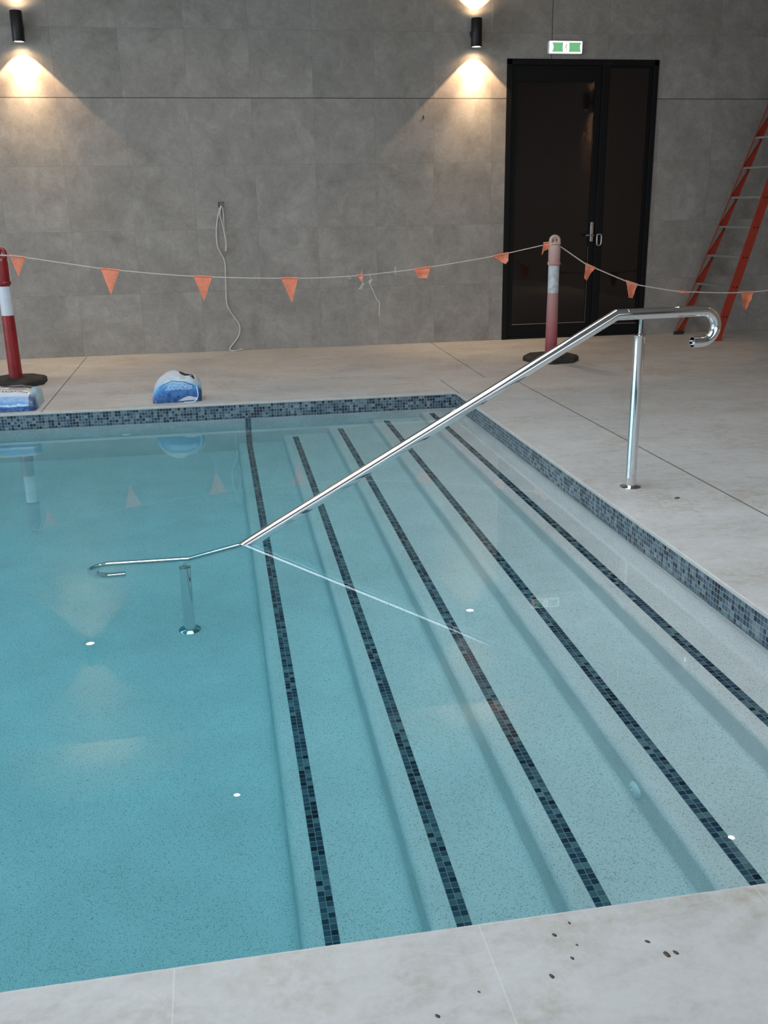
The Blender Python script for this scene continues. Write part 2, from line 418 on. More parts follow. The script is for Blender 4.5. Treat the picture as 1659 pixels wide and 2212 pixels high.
# walls
DX0, DX1, DZ = 3.055, 4.665, 2.77
bm = bmesh.new()
for r in ((XWL - .2, DX0, YW, YW + .2, 0, CH), (DX1, XW + .2, YW, YW + .2, 0, CH), (DX0, DX1, YW, YW + .2, DZ, CH)): box(bm, *r)
bmesh.ops.remove_doubles(bm, verts=bm.verts, dist=1e-5)
struct(link('wall_back', bm, M['wall']))
struct(boxes('wall_right', [(XW, XW + .2, YB, YW, 0, CH)], simple('warm_side_wall', (.27, .205, .16), .7, 0, 3, .08)))
LW = dict(y0=-1.6, y1=8.6, z0=.25, z1=3.4)
struct(boxes('wall_left', [(XWL - .2, XWL, YB, LW['y0'], 0, CH), (XWL - .2, XWL, LW['y1'], YW, 0, CH), (XWL - .2, XWL, LW['y0'], LW['y1'], 0, LW['z0']), (XWL - .2, XWL, LW['y0'], LW['y1'], LW['z1'], CH)], M['side']))
BW = dict(x0=-5.6, x1=5.4, z0=.15, z1=3.2)
struct(boxes('wall_front', [(XWL - .2, BW['x0'], YB - .2, YB, 0, CH), (BW['x1'], XW + .2, YB - .2, YB, 0, CH), (BW['x0'], BW['x1'], YB - .2, YB, 0, BW['z0']), (BW['x0'], BW['x1'], YB - .2, YB, BW['z1'], CH)], M['side']))
SK = dict(x0=-2.6, x1=1.9, y0=1.4, y1=5.8)
struct(boxes('ceiling', [(XWL - .2, SK['x0'], YB - .2, YW + .2, CH, CH + .15), (SK['x1'], XW + .2, YB - .2, YW + .2, CH, CH + .15), (SK['x0'], SK['x1'], YB - .2, SK['y0'], CH, CH + .15), (SK['x0'], SK['x1'], SK['y1'], YW + .2, CH, CH + .15)], M['ceil']))
fr = []
for k in range(5):
    y = SK['y0'] + (SK['y1'] - SK['y0']) * k / 4; fr.append((SK['x0'], SK['x1'], y - .03, y + .03, CH + .04, CH + .12))
struct(boxes('window_3', fr, M['frame']))
# window frames of the two glazed sides
fr = []
n_ = 5
for k in range(n_ + 1):
    y = LW['y0'] + (LW['y1'] - LW['y0']) * k / n_; fr.append((XWL - .12, XWL - .04, y - .04, y + .04, LW['z0'], LW['z1']))
for z in (LW['z0'] + .04, LW['z1'] - .04): fr.append((XWL - .12, XWL - .04, LW['y0'], LW['y1'], z - .04, z + .04))
struct(boxes('window_1', fr, M['frame']))
fr = []
for k in range(n_ + 1):
    x = BW['x0'] + (BW['x1'] - BW['x0']) * k / n_; fr.append((x - .04, x + .04, YB - .12, YB - .04, BW['z0'], BW['z1']))
for z in (BW['z0'] + .04, BW['z1'] - .04): fr.append((BW['x0'], BW['x1'], YB - .12, YB - .04, z - .04, z + .04))
struct(boxes('window_2', fr, M['frame']))

# ------------------------------------------------------------------ the door in the back wall
yd = YW - .012
bm = bmesh.new()
for r in ((DX0, DX0 + .055, yd, YW + .12, 0, DZ), (DX1 - .05, DX1, yd, YW + .12, 0, DZ), (DX0, DX1, yd, YW + .12, DZ - .055, DZ), (4.065, 4.135, yd, YW + .12, 0, DZ - .05), (DX0, DX1, yd + .01, YW + .12, 0, .022)):
    box(bm, *r, bev=.003)
door = struct(link('door_1', bm, M['dframe']))
boxes('door_leaf', [(3.112, 3.172, yd + .03, YW + .07, .025, 2.712), (3.998, 4.062, yd + .03, YW + .07, .025, 2.712), (3.172, 3.998, yd + .03, YW + .07, .025, .155), (3.172, 3.998, yd + .03, YW + .07, 2.565, 2.712)], M['dframe'], door)
boxes('sidelight_frame', [(4.138, 4.150, yd + .03, YW + .07, .025, 2.712), (4.588, 4.612, yd + .03, YW + .07, .025, 2.712), (4.15, 4.588, yd + .03, YW + .07, .025, .125), (4.15, 4.588, yd + .03, YW + .07, 2.698, 2.712)], M['dframe'], door)
bm = bmesh.new()
for r in ((3.172, 3.998, .153, .158), (4.15, 4.588, .123, .128)): box(bm, r[0], r[1], yd + .024, yd + .032, r[2], r[3])
box(bm, 3.9965, 3.9985, yd + .026, yd + .032, .158, .95)
link('glazing_bead', bm, M['silver'], door)
for r in ((3.172, 3.998, .155, 2.565), (4.15, 4.588, .125, 2.70)):
    boxes('glass_pane', [(r[0], r[1], YW + .024, YW + .030, r[2], r[3])], M['pane'], door)
    boxes('woven_screen', [(r[0] - .005, r[1] + .005, YW + .055, YW + .06, r[2] - .01, r[3] + .01)], M['screen'], door)
bm = bmesh.new(); box(bm, 4.012, 4.046, yd + .014, yd + .03, 1.0, 1.20, bev=.004); lathe(bm, [(0, yd + .016), (.008, yd + .014), (.008, yd + .004), (0, yd + .003)], 4.030, 1.145, 16, 'y')
plate = link('lock_plate', bm, M['silver'], door, 40)
bm = bmesh.new(); tube(bm, smooth_path([(4.03, yd + .016, 1.065), (4.03, yd - .03, 1.065), (4.015, yd - .042, 1.066), (3.98, yd - .044, 1.068), (3.938, yd - .042, 1.066)], 4), .0085, 12)
link('door_handle', bm, M['silver'], door, 50)
bm = bmesh.new()
tube(bm, smooth_path([(4.085, yd - .002, 1.072), (4.112, yd - .006, 1.075), (4.127, yd - .006, 1.065), (4.130, yd - .006, 1.02), (4.127, yd - .006, .975), (4.112, yd - .006, .962), (4.09, yd - .004, .965), (4.083, yd - .004, .98), (4.082, yd - .004, 1.06), (4.086, yd - .002, 1.072)], 4), .0075, 10)
link('pull_handle', bm, M['silver'], door, 50)

# ------------------------------------------------------------------ exit sign
t = empty('exit_sign', (3.642, YW, 2.87), 'small lit green and white exit sign above the black door', 'sign')
bm = bmesh.new(); box(bm, -.177, .177, -.055, 0, -.062, .062, bev=.018); link('housing', bm, M['plastic'], t, 40)
bm = bmesh.new(); box(bm, -.170, .170, -.0585, -.050, -.056, .056, bev=.007); link('diffuser', bm, M['signwhite'], t, 40)
def panel(x0, x1, cv0, cv1):
    bm = bmesh.new(); poly = []
    k = 8
    for i in range(k + 1):
        s = i / k; z = -.042 + .084 * s; poly.append((x0 + cv0 * (1 - (2 * s - 1) ** 2), z))
    for i in range(k + 1):
        s = i / k; z = .042 - .084 * s; poly.append((x1 - cv1 * (1 - (2 * s - 1) ** 2), z))
    prism(bm, poly, -.0605, -.0580); return link('green_panel', bm, M['signgreen'], t)
panel(-.145, -.030, .016, .004); panel(.032, .158, .004, .012)
bm = bmesh.new()   # pale running figure between the panels
def stroke(x0, z0, x1, z1, w=.0016):
    d = Vector((x1 - x0, 0, z1 - z0)).normalized(); s = Vector((-d.z, 0, d.x)) * w
    a = Vector((x0, 0, z0)); b = Vector((x1, 0, z1))
    fr_ = [bm.verts.new((p.x, -.0602, p.z)) for p in (a - s, b - s, b + s, a + s)]; bk = [bm.verts.new((p.x, -.0585, p.z)) for p in (a - s, b - s, b + s, a + s)]
    bm.faces.new(fr_); bm.faces.new(bk)
    for i in range(4): bm.faces.new((fr_[i], fr_[(i + 1) % 4], bk[(i + 1) % 4], bk[i]))
for s_ in ((.006, .034, .008, .028), (.005, .026, -.001, .004), (-.001, .004, .008, -.012), (.008, -.012, .004, -.030), (-.001, .004, -.008, -.016), (.004, .020, .014, .012), (.003, .020, -.008, .012)): stroke(*s_)
link('running_figure', bm, M['signdark'], t)

# ------------------------------------------------------------------ wall lamps
def spot(name, loc, down, cone, blend, power, parent, col=(1, .62, .34), rad=.012):
    l = bpy.data.lights.new(name, 'SPOT'); l.energy = power; l.color = col; l.spot_size = math.radians(cone); l.spot_blend = blend; l.shadow_soft_size = rad
    o = bpy.data.objects.new(name, l); C.objects.link(o); o.parent = parent; o.location = loc
    o.rotation_euler = (0 if down else PI, 0, 0); return o
def wall_lamp(x, y, rz, label, group):
    t = empty('wall_lamp', (x, y, 2.983), label, 'wall lamp', group, rz)
    bm = bmesh.new()   # tube, open at both ends, stood off the wall
    R, r, h = .053, .046, .127
    lathe(bm, [(r, -h + .03), (r, -h), (R - .002, -h), (R, -h + .003), (R, h - .003), (R - .002, h), (r, h), (r, h - .03)], 0, -.10, 40)
    link('lamp_body', bm, M['black'], t, 40)
    bm = bmesh.new(); lathe(bm, [(0, 0), (.042, 0), (.044, -.004), (.044, -.018), (.040, -.022), (0, -.022)], 0, 0, 32, 'y'); box(bm, -.016, .016, -.06, -.02, -.02, .02)
    link('wall_bracket', bm, M['black'], t, 40)
    for s in (-1, 1):
        bm = bmesh.new(); lathe(bm, [(0, s * (h - .006)), (.043, s * (h - .006)), (.0455, s * (h - .012)), (.0455, s * (h - .028)), (0, s * (h - .028))], 0, -.10, 32)
        link('lamp_lens', bm, M['warm'], t, 40)
        z = s * (h + .003)
        spot('beam', (0, -.10, z), s < 0, 93, .10, SP1, t)
        spot('beam', (0, -.10, z), s < 0, 62, .95, SP2, t, (1, .72, .42))
        spot('beam', (0, -.10, z), s < 0, 150, .6, SP3, t)
    return t
SP1, SP2, SP3 = 62., 105., 4.5
wall_lamp(-1.547, YW, 0, 'leftmost of the two lit black cylinder lamps on the tiled back wall', 'wall lamps')
wall_lamp(2.712, YW, 0, 'lit black cylinder lamp on the tiled wall just left of the black door', 'wall lamps')
wall_lamp(XW, 4.12, -PI / 2, 'lit black cylinder lamp on the right side wall, mirrored in the door glass', 'wall lamps')

# ceiling downlights
for x, y, lab in ((-.083, 8.664, 'round recessed ceiling light near the back wall, mirrored in the deep left water'), (4.49, 7.03, 'round recessed ceiling light over the right deck, mirrored near the lower right steps')):
    t = empty('ceiling_downlight', (x, y, CH), lab, 'ceiling light', 'ceiling downlights')
    bm = bmesh.new(); lathe(bm, [(.032, -.001), (.032, -.006), (.044, -.007), (.048, -.003), (.048, 0), (.034, 0)], 0, 0, 36); link('trim_ring', bm, M['plastic'], t, 40)
    bm = bmesh.new(); lathe(bm, [(0, -.0035), (.031, -.0035), (.031, 0), (0, 0)], 0, 0, 36); link('light_lens', bm, M['down'], t)
    spot('beam', (0, 0, -.012), True, 110, .8, 34., t, (1, .70, .44), .03)

# ------------------------------------------------------------------ handrail
K = (4.366 - 4.25) / (2.014 + .203)
def rp(x, z): return (x, 4.25 + K * (x + .203), z)
t = empty('handrail', rp(2.018, 0), 'polished steel handrail with hooked ends running from the right deck down into the pool steps', 'handrail')
O = Vector(t.location)
def L(x, z): return Vector(rp(x, z)) - O
TR = .0262
bm = bmesh.new()
path = []
cr = .0745
# lower hook, underwater
cx_, cz_ = -.535, -.236 - cr
path.append(L(-.470, cz_ - cr)); path.append(L(cx_, cz_ - cr))
for i in range(1, 24): a = -PI / 2 - PI * i / 24; path.append(L(cx_ + cr * math.cos(a), cz_ + cr * math.sin(a)))
path.append(L(cx_, cz_ + cr)); path.append(L(-.178, -.266)); path.append(L(1.890, .860))
cx_, cz_ = 2.345, .862 - cr
path.append(L(cx_, cz_ + cr))
for i in range(1, 24): a = PI / 2 - PI * i / 24; path.append(L(cx_ + cr * math.cos(a), cz_ + cr * math.sin(a)))
path.append(L(cx_, cz_ - cr)); path.append(L(2.300, cz_ - cr))
tube(bm, path, TR, 48, True, .93)
link('rail', bm, M['chrome'], t, 22)
bm = bmesh.new(); tube(bm, [L(1.944, .8604), L(1.9465, .8604)], TR + .0009, 48); link('joint_sleeve', bm, M['chrome'], t, 40)
for x, z0, z1, zt in ((2.018, 0, .760, .84), (-.203, ZF, -.365, -.285)):
    c = L(x, z0); post_r = .0262
    bm = bmesh.new(); h = z1 - z0
    lathe(bm, [(0, z0), (post_r, z0), (post_r, z1 - .012), (post_r + .0015, z1 - .010), (post_r + .0015, z1 - .001), (post_r - .001, z1), (.012, z1 + .001), (.010, z1 + .008), (0, z1 + .008)], c.x, c.y, 48)
    link('post', bm, M['chrome'], t, 30)
    bm = bmesh.new(); lathe(bm, [(0, z1), (.0072, z1), (.0072, zt - .012), (.011, zt - .004), (.011, zt + .002), (0, zt + .002)], c.x, c.y, 24); link('rail_pin', bm, M['chrome'], t, 30)
    bm = bmesh.new(); lathe(bm, [(post_r, z0 + .013), (post_r + .004, z0 + .010), (.049, z0 + .0055), (.052, z0 + .003), (.052, z0), (post_r, z0)], c.x, c.y, 48); link('base_flange', bm, M['chrome'], t, 30)

# ------------------------------------------------------------------ inlets
def inlet(loc, axis, label):
    t = empty('pool_inlet', loc, label, 'pool inlet')
    s = -1
    bm = bmesh.new(); lathe(bm, [(.012, s * .006), (.014, s * .014), (.020, s * .014), (.033, s * .005), (.035, 0), (.012, 0)], 0, 0, 36, axis); link('cover_ring', bm, M['inlet'], t, 40)
    bm = bmesh.new(); lathe(bm, [(0, s * .017), (.006, s * .017), (.0125, s * .010), (.0125, 0), (0, 0)], 0, 0, 24, axis); link('nozzle', bm, M['inlet'], t, 40)
inlet((1.153, 2.322, -.500), 'x', 'round white fitting on the riser of the fourth pool step')
inlet((-.682, YF, -.490), 'y', 'round white fitting on the far pool wall under the blue bags')

# ------------------------------------------------------------------ bollards
KY = 8.5 / 8.68
def b8(x, z): return (x * KY, 8.5, 1.35 + (z - 1.35) * KY)
def bollard(x, body, sleeve, label, zring, slv, rz, sq=1.0):
    t = empty('bollard', (x, 8.5, 0), label, 'bollard', None, rz)
    bm = bmesh.new()   # octagonal rubber foot with hollow side slots
    def oct_(a, b, c): return [(-a, -c), (-c * 1.05, -b), (c * 1.05, -b), (a, -c), (a, c), (c * 1.05, b), (-c * 1.05, b), (-a, c)]
    A = [bm.verts.new((px, py, 0)) for px, py in oct_(.235, .235, .10)]; B = [bm.verts.new((px, py, .038)) for px, py in oct_(.235, .235, .10)]; D = [bm.verts.new((px * .93, py * .93, .052)) for px, py in oct_(.235, .235, .10)]
    for P_, Q_ in ((A, B), (B, D)):
        for i in range(8): bm.faces.new((P_[i], P_[(i + 1) % 8], Q_[(i + 1) % 8], Q_[i]))
    bm.faces.new(A); bm.faces.new(D)
    lathe(bm, [(0, .06), (.070, .06), (.078, .052), (.078, .04), (0, .04)], 0, 0, 32)
    link('rubber_base', bm, M['rubber'], t, 30)
    for sx in (-1, 1):
        bm = bmesh.new(); box(bm, sx * .13 - .035, sx * .13 + .035, -.125, -.095, .0515, .054, bev=.001); link('hand_slot', bm, M['hole'], t)
    zr = zring; top = 1.035
    bm = bmesh.new()
    lathe(bm, [(0, .04), (.055, .04), (.0545, .10), (.051, .5), (.0485, slv[0] - .004), (.0465, slv[0] - .003), (.0465, slv[1] + .003), (.049, slv[1] + .004), (.052, zr - .018), (.0585, zr - .010), (.060, zr), (.058, zr + .008), (.052, zr + .014),
               (.053, zr + .06), (.054, top - .045), (.052, top - .022), (.044, top - .004), (.026, top + .004), (.024, top + .010), (0, top + .010)], 0, 0, 44)
    link('body', bm, body, t, 35)
    bm = bmesh.new(); lathe(bm, [(.0468, slv[0]), (.0488, slv[0] + .001), (.0492, slv[1] - .001), (.0468, slv[1])], 0, 0, 44); link('reflective_sleeve', bm, sleeve, t, 30)
    bm = bmesh.new()   # arched carry handle on a short neck
    tube(bm, smooth_path([(-.034, 0, top - .012), (-.040, 0, top + .022), (-.036, 0, top + .050), (-.018, 0, top + .066), (0, 0, top + .070), (.018, 0, top + .066), (.036, 0, top + .050), (.040, 0, top + .022), (.034, 0, top - .012)], 5), .0165, 14)
    lathe(bm, [(.014, top), (.011, top + .03), (.015, top + .06), (0, top + .06)], 0, 0, 16)
    link('carry_handle', bm, body, t, 50)
    return t
bollard(-1.668, M['red'], M['sleeve'], 'dark red bollard with a clean white band at the left edge', .835, (.572, .808), .0)
bollard(3.062, M['pink'], M['sleeve2'], 'faded pink bollard with a dirty white band in front of the black door', .874, (.612, .862), .15)

# ------------------------------------------------------------------ flag line
t = empty('flag_line', (-1.64, 8.5, 1.06), 'orange pennant flags on a white rope strung between the bollards', 'flag line')
O = Vector(t.location)
def F(x, z, dy=0.): p = b8(x, z); return Vector((p[0], p[1] + dy, p[2])) - O
bm = bmesh.new()
left = [(-1.69, 1.052), (-1.63, 1.044), (-1.507, 1.026), (-.907, .921), (-.752, .901), (-.45, .865), (-.136, .835), (.022, .826), (.32, .808), (.618, .798), (.769, .793), (.998, .792), (1.33, .803), (1.641, .827), (1.815, .842), (1.964, .859), (2.25, .897), (2.541, .938), (2.684, .963), (3.06, 1.034)]
tube(bm, smooth_path([F(a, b, -.055 if a < -1.6 else 0) for a, b in left], 4), .0042, 8)
right = [(3.171, 1.017), (3.433, .85), (3.516, .815), (3.848, .68), (3.952, .647), (4.377, .571), (4.539, .562), (4.8, .547), (5.028, .543), (5.187, .547), (5.302, .556), (5.65, .615), (6.1, .72)]
tube(bm, smooth_path([F(3.10, 1.046)] + [F(a, b) for a, b in right], 4), .0052, 8)
tube(bm, smooth_path([F(3.127 + .05 * math.cos(a), 1.040 + .004 * math.sin(3 * a), .05 * math.sin(a)) for a in [2 * PI * k / 14 for k in range(15)]], 2), .0052, 8)
tube(bm, smooth_path([F(-1.70 + .05 * math.cos(a), 1.050, .05 * math.sin(a)) for a in [2 * PI * k / 14 for k in range(15)]], 2), .0042, 8)
link('rope', bm, M['rope'], t, 60)
def flag(poly, seed, curl=.015, flop=0.):
    """poly in rope-plane coordinates, first two points lie on the rope; gets thickness and gentle curl"""
    bm = bmesh.new()
    vs = [bm.verts.new(F(a, b)) for a, b in poly]; f = bm.faces.new(vs)
    bmesh.ops.triangulate(bm, faces=[f])
    bmesh.ops.subdivide_edges(bm, edges=bm.edges, cuts=5, use_grid_fill=True)
    zt = max(v.co.z for v in bm.verts)
    for v in bm.verts:
        d = zt - v.co.z
        v.co.y += curl * math.sin(v.co.x * 42 + seed) * min(1, d * 12) * 1.0 - flop * d + .004 * math.sin(v.co.z * 90 + seed)
    r = bmesh.ops.extrude_face_region(bm, geom=bm.faces[:]); 
    for g in r['geom']:
        if isinstance(g, bmesh.types.BMVert): g.co.y += .0012
    a, b = F(*poly[0]), F(*poly[1])      # stitched sleeve round the rope
    tube(bm, [a, a.lerp(b, .5), b], .0072, 8)
    return link('flag', bm, M['orange'], t, 45)
flag([(-1.63, 1.046), (-1.507, 1.028), (-1.578, .87)], 1, .012, -.06)
flag([(-.907, .923), (-.752, .903), (-.841, .699)], 2, .006)
flag([(-.136, .837), (.022, .828), (-.06, .62)], 3, .005)
flag([(.618, .800), (.769, .796), (.706, .584)], 4, .006)
flag([(1.30, .807), (1.345, .807), (1.352, .785), (1.325, .752), (1.318, .788)], 5, .004)
flag([(1.815, .845), (1.964, .862), (1.932, .764), (1.85, .764)], 6, .010)
flag([(2.541, .940), (2.690, .966), (2.688, .90), (2.664, .867), (2.63, .888)], 7, .014)
flag([(3.02, 1.045), (3.16, 1.055), (3.13, 1.005), (3.02, .975), (2.985, .94)], 8, .02, .3)
flag([(3.433, .853), (3.53, .812), (3.486, .772), (3.484, .742), (3.45, .698), (3.418, .722), (3.440, .790)], 9, .018)
flag([(3.840, .688), (3.958, .650), (3.930, .56), (3.922, .522), (3.872, .532), (3.866, .60)], 10, .012)
flag([(4.372, .578), (4.455, .568), (4.45, .556), (4.40, .556)], 11, .004)
flag([(5.022, .547), (5.150, .549), (5.135, .47), (5.115, .42), (5.105, .378), (5.072, .376), (5.060, .41), (5.050, .42), (5.045, .47)], 12, .016)
bm = bmesh.new()   # loose knotted string ends
S = [[(1.341, .842), (1.335, .811), (1.337, .768), (1.344, .736), (1.36, .716)], [(1.344, .736), (1.33, .71), (1.307, .683)], [(1.346, .73), (1.336, .70), (1.321, .683)],
     [(1.41, .803), (1.417, .76), (1.405, .734), (1.432, .674), (1.464, .598), (1.491, .559), (1.487, .483), (1.490, .44)], [(1.405, .757), (1.439, .762)], [(1.645, .874), (1.638, .829), (1.644, .802)],
     [(1.207, .787), (1.22, .802), (1.235, .781), (1.222, .776)], [(1.405, .734), (1.40, .75), (1.415, .752), (1.42, .74), (1.405, .734)]]
for s_ in S: tube(bm, smooth_path([F(a, b) for a, b in s_], 4), .0032, 6)
link('string', bm, M['rope'], t, 60)

# ------------------------------------------------------------------ cable on the wall
t = empty('wall_cable', (.165, YW, 1.43), 'loose white cable hanging from a small hole in the wall down to the floor', 'cable')
O = Vector(t.location)
def W(x, z, d=.012): return Vector((x, YW - d, z)) - O
bm = bmesh.new()
main = [(.158, 1.419), (.142, 1.386), (.116, 1.292), (.103, 1.218), (.096, 1.114), (.101, 1.041), (.121, .985), (.154, .916), (.164, .844), (.159, .668), (.156, .477), (.206, .36), (.265, .268), (.266, .177), (.23, .113), (.172, .045)]
pts = [W(.162, 1.425, -.02), W(.160, 1.424, .004)] + [W(a, b) for a, b in main] + [W(.156, .018, .02), W(.170, .0075, .06), (Vector((.205, YW - .075, .0075)) - O), (Vector((.25, YW - .05, .0075)) - O), (Vector((.262, YW - .02, .012)) - O), (Vector((.285, YW - .03, .012)) - O)]
tube(bm, smooth_path(pts, 5), .0068, 10)
for lp in ([(.158, 1.419), (.172, 1.407), (.177, 1.336), (.176, 1.252), (.177, 1.183), (.185, 1.127), (.192, 1.07), (.184, 1.0), (.176, 1.0), (.184, 1.071), (.177, 1.141), (.169, 1.197), (.159, 1.264), (.143, 1.325), (.146, 1.364), (.161, 1.416)],):
    k = len(lp); tube(bm, smooth_path([W(a, b, .012 + .010 * math.sin(PI * i / (k - 1)) + (.006 if i > k // 2 else 0)) for i, (a, b) in enumerate(lp)], 5), .0058, 10)
link('cord', bm, M['cable'], t, 60)
bm = bmesh.new(); box(bm, .136, .192, YW - .0015, YW - .0002, 1.408, 1.458); bmesh.ops.translate(bm, verts=bm.verts, vec=-O); link('wall_opening', bm, simple('grey_filler', (.17, .165, .16), .8, 0, 60, .3), t)
bm = bmesh.new(); box(bm, .134, .1405, YW - .004, YW - .001, 1.405, 1.460); box(bm, .1405, .176, YW - .004, YW - .001, 1.424, 1.429); box(bm, .155, .16, YW - .004, YW - .001, 1.455, 1.464); box(bm, .170, .188, YW - .004, YW - .001, 1.450, 1.454); bmesh.ops.translate(bm, verts=bm.verts, vec=-O); link('opening_edge', bm, M['hole'], t)
bm = bmesh.new(); tube(bm, [(2.202, YW - .001, 2.246), (2.206, YW - .001, 2.214)], .0052, 10)
tag(link('wall_peg', bm, M['black'], None, 40), 'tiny black peg stuck in the tiled wall left of the door', 'peg')

# ------------------------------------------------------------------ ladder leaning to the right wall
t = empty('step_ladder', (5.06, 9.6, 0), 'tall orange fibreglass step ladder leaning against the right wall', 'ladder')
O = Vector(t.location); LEAN = .328; TAP = .075; ZT = 3.70
def rail_pt(side, a, z, dy):   # side -1 near (camera), +1 far; a = across the rail (x)
    x0 = 4.985 if side > 0 else 5.098
    y = (9.935 - TAP * z) if side > 0 else (9.285 + TAP * z)
    return Vector((x0 + LEAN * z + a, y - side * dy, z)) - O
for side in (-1, 1):
    bm = bmesh.new(); z0, z1 = 0.03, ZT
    sec = [(0, 0), (.092, 0), (.092, .022), (.088, .022), (.088, .004), (.004, .004), (.004, .022), (0, .022)]
    A = [bm.verts.new(rail_pt(side, a, z0, d)) for a, d in sec]; B = [bm.verts.new(rail_pt(side, a, z1, d)) for a, d in sec]
    for i in range(8): bm.faces.new((A[i], A[(i + 1) % 8], B[(i + 1) % 8], B[i]))
    bm.faces.new(A); bm.faces.new(B)
    link('side_rail', bm, M['ladder'], t)
    bm = bmesh.new(); sec = [(-.004, -.004), (.100, -.004), (.100, .036), (-.004, .036)]
    A = [bm.verts.new(rail_pt(side, a - LEAN * 0, 0, d)) for a, d in sec]; B = [bm.verts.new(rail_pt(side, a, .036, d)) for a, d in sec]
    for i in range(4): bm.faces.new((A[i], A[(i + 1) % 4], B[(i + 1) % 4], B[i]))
    bm.faces.new(A); bm.faces.new(B); link('rubber_foot', bm, M['rubber'] if side > 0 else M['ladder'], t)
zs = [.258 + .2925 * k for k in range(12)]
for z in zs:
    bm = bmesh.new()
    a0, a1 = .004, .086
    P0 = [rail_pt(-1, a, z, .005) for a in (a0, a1)]; P1 = [rail_pt(1, a, z, .005) for a in (a0, a1)]
    q = [P0[0], P0[1], P1[1], P1[0]]
    up = [bm.verts.new(p) for p in q]; dn = [bm.verts.new(p - Vector((0, 0, .018))) for p in q]
    # keep the tread level: lift nothing, sections share z
    bm.faces.new(up); bm.faces.new(dn)
    for i in range(4): bm.faces.new((up[i], up[(i + 1) % 4], dn[(i + 1) % 4], dn[i]))
    for k in range(5):  # grip ribs
        a = .012 + .016 * k; s0 = rail_pt(-1, a, z, .006); s1 = rail_pt(1, a, z, .006); tube(bm, [s0 + Vector((0, 0, .001)), s1 + Vector((0, 0, .001))], .0022, 6)
    st = link('step', bm, M['alu'], t)
    for side in (1, -1):   # tapering gusset plate against each rail, below the tread
        bm = bmesh.new()
        tri = [rail_pt(side, .006, z, .016), rail_pt(side, .066, z - .03, .016), rail_pt(side, .004, z - .255, .016)]
        tri2 = [p + Vector((0, -side * .004, 0)) for p in tri]
        A = [bm.verts.new(p) for p in tri]; B = [bm.verts.new(p) for p in tri2]; bm.faces.new(A); bm.faces.new(B)
        for i in range(3): bm.faces.new((A[i], A[(i + 1) % 3], B[(i + 1) % 3], B[i]))
        link('gusset', bm, M['alu'], st)
for z in zs:
    for a in (.030, .066):
        bm = bmesh.new(); p = rail_pt(-1, a, z - .012, 0)
        lathe(bm, [(0, p.y - .006), (.006, p.y - .006), (.0085, p.y - .002), (.0085, p.y + .001), (0, p.y + .001)], p.x, p.z, 12, 'y')
        link('rivet', bm, M['black'], t, 40)

# ------------------------------------------------------------------ salt bags
def bag(name, loc, rz, a, b, h, label, material, seed, px=5., lean=0., wr=.006, vexp=.75, zexp=.8):
    t = empty(name, loc, label, 'bag', None, rz)
    def S_(u, v):
        s = 2 * u - 1
        e = max(0., 1 - abs(s) ** px) ** (1 / px)
        cs = math.cos(PI * v); sn = max(0, math.sin(PI * v))
        yy = -b * (abs(cs) ** vexp) * (1 if cs > 0 else -1) * (.80 + .20 * e)
        zz = h * (sn ** zexp) * (.28 + .72 * e)
        xx = a * s
        q = Vector((xx * 9, yy * 9 + seed, zz * 9)); k = noise.noise(q) * wr + noise.noise(q * 2.7) * wr * .5
        zz2 = zz + k * sn * 1.6
        return Vector((xx + k * .8 + lean * zz, yy + k * (1 - sn), max(0.001, zz2)))
    bm = bmesh.new(); nu, nv = 64, 48; uvl = bm.loops.layers.uv.new('UVMap')
    g = [[bm.verts.new(S_(i / nu, j / nv)) for j in range(nv + 1)] for i in range(nu + 1)]
    for i in range(nu):
        for j in range(nv):
            f = bm.faces.new((g[i][j], g[i + 1][j], g[i + 1][j + 1], g[i][j + 1]))
            for l, (uu, vv) in zip(f.loops, ((i, j), (i + 1, j), (i + 1, j + 1), (i, j + 1))): l[uvl].uv = (uu / nu, vv / nv)
    for i, uu in ((0, 0.), (nu, 1.)):
        f = bm.faces.new([g[i][j] for j in range(nv + 1)])
        for l, j in zip(f.loops, range(nv + 1)): l[uvl].uv = (uu, j / nv)
    f = bm.faces.new([g[i][0] for i in range(nu + 1)] + [g[i][nv] for i in range(nu, -1, -1)])
    for l in f.loops: l[uvl].uv = (.5, 0)
    link('sack', bm, material, t, 60)
    def on(u, v, lift=.0022):
        p = S_(u, v); du = S_(min(1, u + .01), v) - S_(max(0, u - .01), v); dv = S_(u, min(1, v + .01)) - S_(u, max(0, v - .01))
        n_ = du.cross(dv).normalized()
        if n_.z < 0 and v > .05: n_ = -n_
        return p + n_ * lift
    return t, on
def decal(parent, on, polys, m, name='printed_mark'):
    """polys: lists of (u, v), laid on the surface as a thin printed layer"""
    bm = bmesh.new()
    for poly in polys:
        vs = [bm.verts.new((u, v, 0)) for u, v in poly]
        try: f = bm.faces.new(vs)
        except ValueError: continue
    bmesh.ops.triangulate(bm, faces=bm.faces[:])
    bmesh.ops.subdivide_edges(bm, edges=bm.edges, cuts=3, use_grid_fill=True)
    for v in bm.verts: v.co = on(v.co.x, v.co.y)
    return link(name, bm, m, parent)
def strip(on_pts, w):
    up = [(u, v + w / 2) for u, v in on_pts]; dn = [(u, v - w / 2) for u, v in reversed(on_pts)]
    return up + dn
def quads(on_pts, w): return [[on_pts[i], on_pts[i + 1], (on_pts[i + 1][0], on_pts[i + 1][1] + w), (on_pts[i][0], on_pts[i][1] + w)] for i in range(len(on_pts) - 1)]
